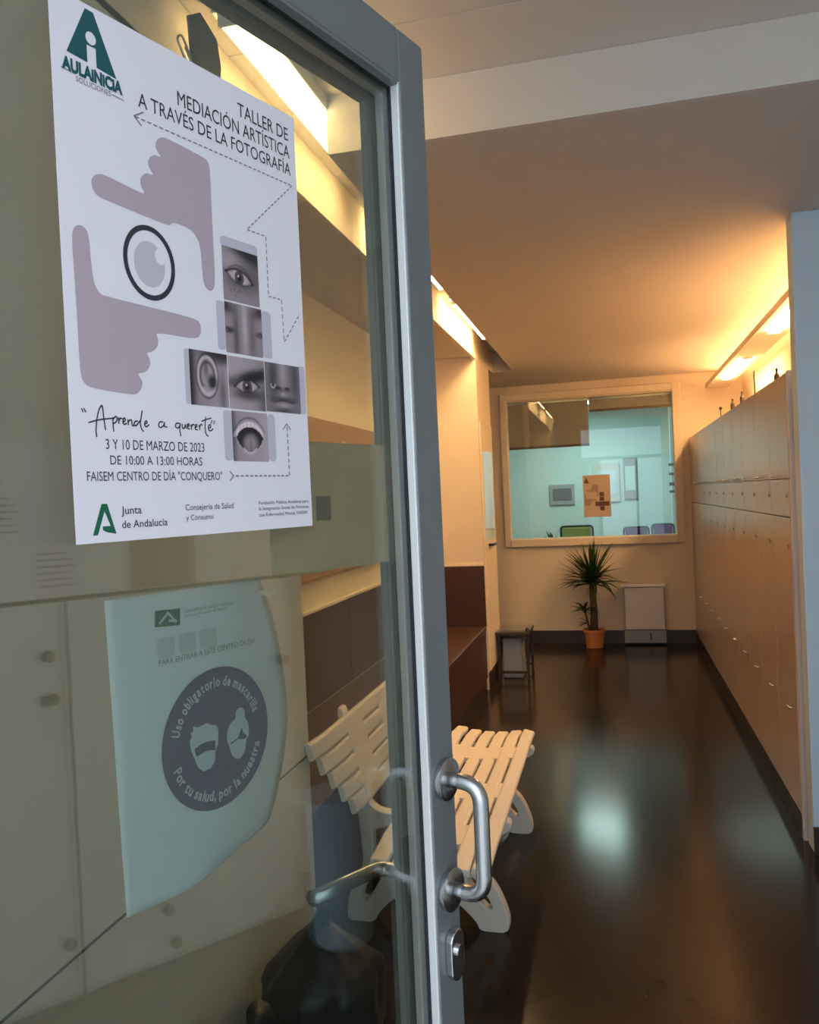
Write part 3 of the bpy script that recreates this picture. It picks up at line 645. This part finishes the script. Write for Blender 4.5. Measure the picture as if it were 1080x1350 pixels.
def f_face(u, v):
    t = .50+.18*G(u, v, .52, .6, .07, .6)-.0*u; t *= 1-.45*G(u, v, .28, .3, .08, .6); t *= 1-.3*G(u, v, .72, .35, .09, .5)
    t *= 1-.7*G(u, v, .02, .92, .22, .12, 1, -.3); t *= 1-.7*G(u, v, .98, .92, .26, .12, 1, .3)
    for c in (.08, .97): t *= 1-.75*G(u, v, c, .45, .14, .06, 1.5); t += .3*G(u, v, c-.04, .44, .03, .02)
    return t
def f_ear(u, v):
    t = .45+.15*u; t *= 1-.85*G(u, v, .0, .5, .13, 1.2); t *= 1-.8*G(u, v, .8, 1.0, .5, .2, 1.5)
    r = np.sqrt(((u-.45)/.27)**2+((v-.55)/.38)**2); t = np.where(r < 1, .58, t); t += .15*np.exp(-((r-.9)/.12)**2); t *= 1-.55*np.exp(-((r-.68)/.10)**2)*(v > .35); t *= 1-.5*np.exp(-((r-1.06)/.06)**2)
    t *= 1-.85*G(u, v, .58, .45, .12, .13, 1.5); t *= 1-.45*G(u, v, .42, .68, .06, .16); t *= 1-.4*G(u, v, .85, .25, .1, .4); return t
def f_eye2(u, v):
    t = .62-.1*u; t *= 1-.9*G(u, v, .72, .66, .55, .13, 1.4, .20); t *= 1-.5*G(u, v, .1, .5, .2, .1); t *= 1-.65*G(u, v, .5, .30, .42, .12, 1.3); t *= 1-.4*G(u, v, 1, .1, .2, .6)
    return eye(u, v, .5, .45, .33, .13, t, .05, .42)
def f_nose(u, v):
    t = .42+.16*G(u, v, .5, .9, .12, .5); t *= 1-.5*G(u, v, .22, .7, .12, .5); t *= 1-.4*G(u, v, .85, .7, .12, .5)
    t *= 1-.75*G(u, v, .36, .50, .09, .035, 1.3); t *= 1-.75*G(u, v, .62, .50, .08, .035, 1.3); t *= 1-.3*G(u, v, .5, .46, .22, .05)
    r = np.abs(np.sqrt((u-.22)**2+((v-.55)*1.1)**2)-.06); t = np.where((r < .010) & (v < .57), .85, t)
    t += .15*G(u, v, .5, .38, .05, .05); t *= 1-.45*G(u, v, .5, .27, .34, .055, 1.5); t *= 1-.6*np.exp(-((v-.235-.02*np.cos((u-.5)*14))/.016)**2)*(np.abs(u-.5) < .33)
    t += .14*G(u, v, .5, .15, .24, .05); t *= 1-.5*G(u, v, .5, .04, .25, .05); return t
def f_mouth(u, v):
    t = .52+.1*u; t *= 1-.5*G(u, v, .0, .5, .1, 1); x = (u-.48)/.40; y = (v-.56)
    top = .24*(1-np.abs(x)**2.5); bot = -.42*np.maximum(1-np.abs(x)**1.6, 0)**.7
    ins = (np.abs(x) < 1) & (y < top) & (y > bot); lip = (np.abs(x) < 1.12) & (y < top+.06) & (y > bot-.07)
    t = np.where(lip, .60, t); t = np.where(ins, .06, t); t = np.where(ins & (y > top-.11), .86-.15*(np.cos(u*60) > .9), t)
    t = np.where(ins, np.maximum(t, .5*G(u, v, .5, .36, .24, .22, 2)), t); t *= 1-.3*G(u, v, .5, .28, .02, .2)*ins
    t = np.where(ins & (y < bot+.05) & (np.abs(x) < .5), .7, t); t *= 1-.5*np.exp(-((y-top-.075)/.02)**2)*(np.abs(x) < 1.1); return t
def tile(x0, x1, z0, z1, fn):
    nx, nz = 52, 54; u, v = np.meshgrid(np.linspace(0, 1, nx), np.linspace(0, 1, nz)); t = np.clip(fn(u, v), .01, .95)
    X = (x0+u*(x1-x0))*1e-4; Z = (z0+v*(z1-z0))*1e-4
    me = bpy.data.meshes.new('portrait_tile'); idx = lambda j, i: j*nx+i
    me.from_pydata(np.stack([X.ravel(), np.full(X.size, L1_), Z.ravel()], 1).tolist(), [], [(idx(j,i), idx(j,i+1), idx(j+1,i+1), idx(j+1,i)) for j in range(nz-1) for i in range(nx-1)])
    at = me.color_attributes.new('tone', 'FLOAT_COLOR', 'POINT'); tt = (t.ravel()**1.75); c = np.stack([tt*.95+.010, tt*.76+.006, tt*.82+.010, np.ones_like(tt)], 1)
    at.data.foreach_set('color', c.ravel().astype(np.float32)); me.materials.append(tone)
    o = bpy.data.objects.new('portrait_tile', me); COL.objects.link(o); o.parent = p1
tile(1668, 2142, 2155, 2655, f_eye1); tile(1668, 2158, 1668, 2138, f_face); tile(1211, 1668, 1150, 1640, f_ear)
tile(1677, 2159, 1147, 1638, f_eye2); tile(2168, 2682, 1153, 1637, f_nose); tile(1693, 2170, 658, 1128, f_mouth)
# lettering
text('lettering', 'TALLER DE', 1967, 2680, 3945, 4072, L1_, 'ink', p1)
text('lettering', 'MEDIACIÓN ARTÍSTICA', 1224, 2692, 3768, 3893, L1_, 'ink', p1)
text('lettering', 'A TRAVÉS DE LA FOTOGRAFÍA', 795, 2696, 3597, 3715, L1_, 'ink', p1)
text('lettering', '3 Y 10 DE MARZO DE 2023', 310, 1338, 735, 813, L1_, 'ink', p1)
text('lettering', 'DE 10:00 A 13:00 HORAS', 344, 1306, 613, 684, L1_, 'ink', p1)
text('lettering', 'FAISEM CENTRO DE DÍA "CONQUERO"', 126, 1538, 483, 556, L1_, 'ink', p1)
text('lettering', 'Junta', 423, 622, 215, 278, L1_, 'ink', p1, .006); text('lettering', 'de Andalucía', 424, 883, 103, 163, L1_, 'ink', p1, .006)
text('lettering', 'Consejería de Salud', 1090, 1661, 222, 272, L1_, 'ink', p1); text('lettering', 'y Consumo', 1090, 1407, 134, 181, L1_, 'ink', p1)
text('lettering', 'Fundación Pública Andaluza para', 1998, 2735, 244, 276, L1_, 'ink', p1); text('lettering', 'la Integración Social de Personas', 1998, 2735, 188, 220, L1_, 'ink', p1); text('lettering', 'con Enfermedad Mental, FAISEM', 1998, 2705, 128, 160, L1_, 'ink', p1)
text('lettering', 'AULAiNiCiA', 90, 640, 3630, 3722, L2_, 'teal', p1, .05); text('lettering', 'SOLUCIONES', 208, 526, 3570, 3612, L2_, 'inkg', p1)
ribbons('underline', [[(82, 3630), (199, 3624)], [(539, 3593), (649, 3587)]], 8, L1_, 'inkg', p1)
poly('logo_triangle', [(322, 4182), (396, 4180), (590, 3735), (404, 3752), (404, 3900), (322, 3900), (322, 3760), (138, 3772)], L0, 'teal', p1)
poly('logo_dot', ell(361, 3963, 47, 50), L1_, 'paper', p1)
poly('region_logo', [(153, 60), (243, 303), (295, 303), (369, 62), (280, 80), (245, 97), (245, 127), (318, 127), (268, 244), (198, 61)], L0, 'green', p1)
ribbons('dashed_arrow', [[(752, 3497), (2706, 3499), (2014, 2878), (2276, 2878), (2274, 2289), (2463, 2289), (2475, 1866), (2729, 2181)]], 12, L1_, 'inkg', p1, 62)
ribbons('dashed_arrow', [[(1708, 520), (2460, 521), (2456, 1033)]], 14, L1_, 'inkg', p1, 62)
ribbons('arrow_head', [[(841, 3562), (746, 3500), (814, 3445)], [(2392, 984), (2454, 1041), (2510, 988)], [(1639, 560), (1683, 520), (1636, 478)]], 12, L1_, 'inkg', p1)
SCR = [[(109,1038),(120,1015)],[(129,1040),(145,1015)],[(231,828),(228,882),(239,959),(263,1038),(290,1075),(298,1051),(304,974),(314,886)],[(165,934),(226,953),(303,969),(389,981)],[(389,985),(387,934),(391,877)],[(389,973),(416,997),(428,981),(417,953),(393,940)],[(442,988),(443,943)],[(445,965),(459,985),(475,982)],[(484,956),(504,969),(502,988),(488,982),(482,951),(499,938),(516,947)],[(531,976),(533,936)],[(536,959),(553,977),(567,972),(571,935),(584,931)],[(628,970),(604,968),(589,945),(602,932),(623,944),(646,971)],[(677,1059),(662,995),(652,960),(661,914),(679,889)],[(694,950),(720,961),(717,977),(701,968),(696,941),(714,930),(740,947)],[(888,978),(855,976),(839,946),(860,929),(891,948),(903,973)],[(903,975),(901,943),(927,936)],[(1064,975),(1033,974),(1022,945),(1046,934),(1069,955),(1075,976)],[(1075,972),(1067,921),(1076,867)],[(1095,971),(1096,941),(1115,935),(1133,967)],[(1134,970),(1137,936)],[(1152,952),(1173,960),(1171,977),(1156,968),(1155,940),(1178,933)],[(1196,970),(1199,929)],[(1200,954),(1218,975),(1233,971)],[(1240,947),(1263,957),(1261,974),(1246,966),(1243,935),(1268,928)],[(1290,971),(1294,929)],[(1296,954),(1312,980),(1327,973)],[(1370,1048),(1359,959),(1368,897),(1392,878)],[(1322,1008),(1377,1026),(1437,1042)],[(1397,949),(1426,960),(1424,982),(1403,972),(1398,939),(1424,927),(1452,945)],[(1447,1021),(1434,995)],[(1478,1020),(1462,992)]]
def cr(L):
    if len(L) < 3: return L
    P = [Vector(p) for p in L]; P = [P[0]*2-P[1]]+P+[P[-1]*2-P[-2]]; out = []
    for a, b, c, d in zip(P, P[1:], P[2:], P[3:]):
        for k in range(5):
            t = k/5; out.append(.5*((2*b)+(-a+c)*t+(2*a-5*b+4*c-d)*t*t+(-a+3*b-3*c+d)*t**3))
    return out+[P[-2]]
ribbons('handwritten_slogan', [cr(L) for L in SCR], 11, L1_, 'ink', p1)

# ================================================================== MASK NOTICE behind the glass
p2 = empty('notice_sheet', onDoor(-.60, .0355, 1.15), DA, 'pale curling face mask notice taped behind the door glass', 'notice')
prof_r = [(2.880, .2962), (3.03, .262), (3.13, .22), (3.185, .175), (3.19, .14), (3.08, .10), (2.93, .062), (2.79, .040), (2.52, .032), (2.23, .026)]
bm = bmesh.new(); N1, N2 = 30, 22
def sheetpt(u, v):                              # v 0 bottom .. 1 top, u 0 left .. 1 right
    zl = .0346+(.2977-.0346)*v; xl = .1223-.0061*v
    rz = [(.0259, .2229), (.032, .252), (.040, .279), (.062, .293), (.10, .308), (.14, .319), (.175, .3185), (.22, .313), (.262, .303), (.2962, .289)]
    t = v*9; i = min(8, int(t)); f = t-i; a, b = rz[i], rz[i+1]; zr = a[0]*(1-f)+b[0]*f; xr = a[1]*(1-f)+b[1]*f
    x = xl*(1-u)+xr*u; z = zl*(1-u)+zr*u; cur = .0008+.012*max(0, u-.62)**2*(1+1.2*(1-v))/.14
    return x+cur*1.65, cur, z
g = [[bm.verts.new(sheetpt(i/N2, j/N1)) for i in range(N2+1)] for j in range(N1+1)]
for j in range(N1):
    for i in range(N2): bm.faces.new((g[j][i], g[j][i+1], g[j+1][i+1], g[j+1][i]))
sh = finish('sheet', bm, 'paper2', p2, smooth=True); sd = sh.modifiers.new('thick', 'SOLIDIFY'); sd.thickness = .0003; sd.offset = 1
K0, K1, K2 = -.0002, -.0004, -.0006
poly('green_badge', [(1671, 2826), (1950, 2812), (1941, 2663), (1662, 2684)], K0, 'green', p2)
ribbons('badge_letter', [[(1715, 2712), (1810, 2790), (1895, 2700)], [(1895, 2708), (1820, 2722)]], 22, K1, 'pale', p2)
text('lettering', 'CONSEJERÍA DE SALUD Y FAMILIAS', 1991, 2600, 2765, 2790, K0, 'inkg', p2); text('lettering', 'Servicio Andaluz de Salud', 1991, 2500, 2725, 2750, K0, 'inkg', p2)
for x0, x1 in ((1676, 1871), (1920, 2114), (2160, 2372)): poly('faded_block', rrect(x0, x1, 2405, 2580, 30), K0, 'pgrey', p2)
text('lettering', 'PARA ENTRAR A ESTE CENTRO DE DÍA', 1684, 2880, 2345, 2395, K0, 'inkg', p2)
CX, CY, RR = 2330, 1548, 665
def bent(pts, y):                               # follow the sheet's slight curl
    return y
poly('round_sign', ell(CX, CY, RR, RR*.985, 64), K0, 'navy', p2)
arctext('lettering', 'Uso obligatorio de mascarilla', CX, CY, 480, 166, 14, 88, K1, 'pale', p2)
arctext('lettering', 'Por tu salud, por la nuestra', CX, CY, 568, 196, 342, 88, K1, 'pale', p2, inside=True)
poly('masked_head', [(2042,1405),(1991,1526),(1983,1614),(2012,1633),(1994,1675),(2029,1681),(2032,1729),(2079,1708),(2201,1717),(2257,1681),(2301,1675),(2334,1617),(2318,1489),(2282,1433),(2272,1348),(2217,1293),(2130,1290),(2063,1345)], K1, 'pale', p2)
poly('mask_band', [(2033,1525),(2147,1552),(2284,1537),(2283,1444),(2171,1470),(2048,1446)], K2, 'navyd', p2)
poly('masked_head', [(2467,1403),(2434,1490),(2442,1577),(2487,1639),(2559,1671),(2563,1732),(2604,1762),(2659,1749),(2684,1697),(2677,1653),(2725,1583),(2724,1468),(2686,1432),(2662,1324),(2595,1275),(2533,1288),(2483,1342)], K1, 'pale', p2)
poly('mask_band', [(2475,1456),(2577,1479),(2628,1568),(2651,1505),(2696,1470),(2678,1444),(2577,1468),(2481,1441)], K2, 'navyd', p2)
poly('tape', [(2740, 2880), (3200, 2822), (3130, 2760), (3050, 2790)], -.0008, 'tapew', p2)
# grey tab and paper clip above the poster
tb_ = empty('hanger_tab', onDoor(-.341, .0355, 1.915), DA, 'small grey tab hooked on the glass above the poster', 'hook')
bm = bmesh.new(); P = [(-.012, 0), (.014, -.012), (.020, .03), (.016, .055), (-.004, .072), (-.020, .062), (-.018, .03)]
A_ = [bm.verts.new((a, 0, b)) for a, b in P]; B_ = [bm.verts.new((a, .002, b)) for a, b in P]; bm.faces.new(A_); bm.faces.new(B_)
for k in range(len(P)): bm.faces.new((A_[k], A_[(k+1) % len(P)], B_[(k+1) % len(P)], B_[k]))
finish('tab', bm, 'door', tb_)
bm = bmesh.new(); atube(bm, arc([(-.012, -.001, .012), (-.030, -.001, .040), (-.036, -.001, .034), (-.020, -.001, .006), (-.014, -.001, .010), (-.026, -.001, .030)], 3, .004), .0011, 6)
finish('wire_hook', bm, 'spacer', tb_, smooth=True)
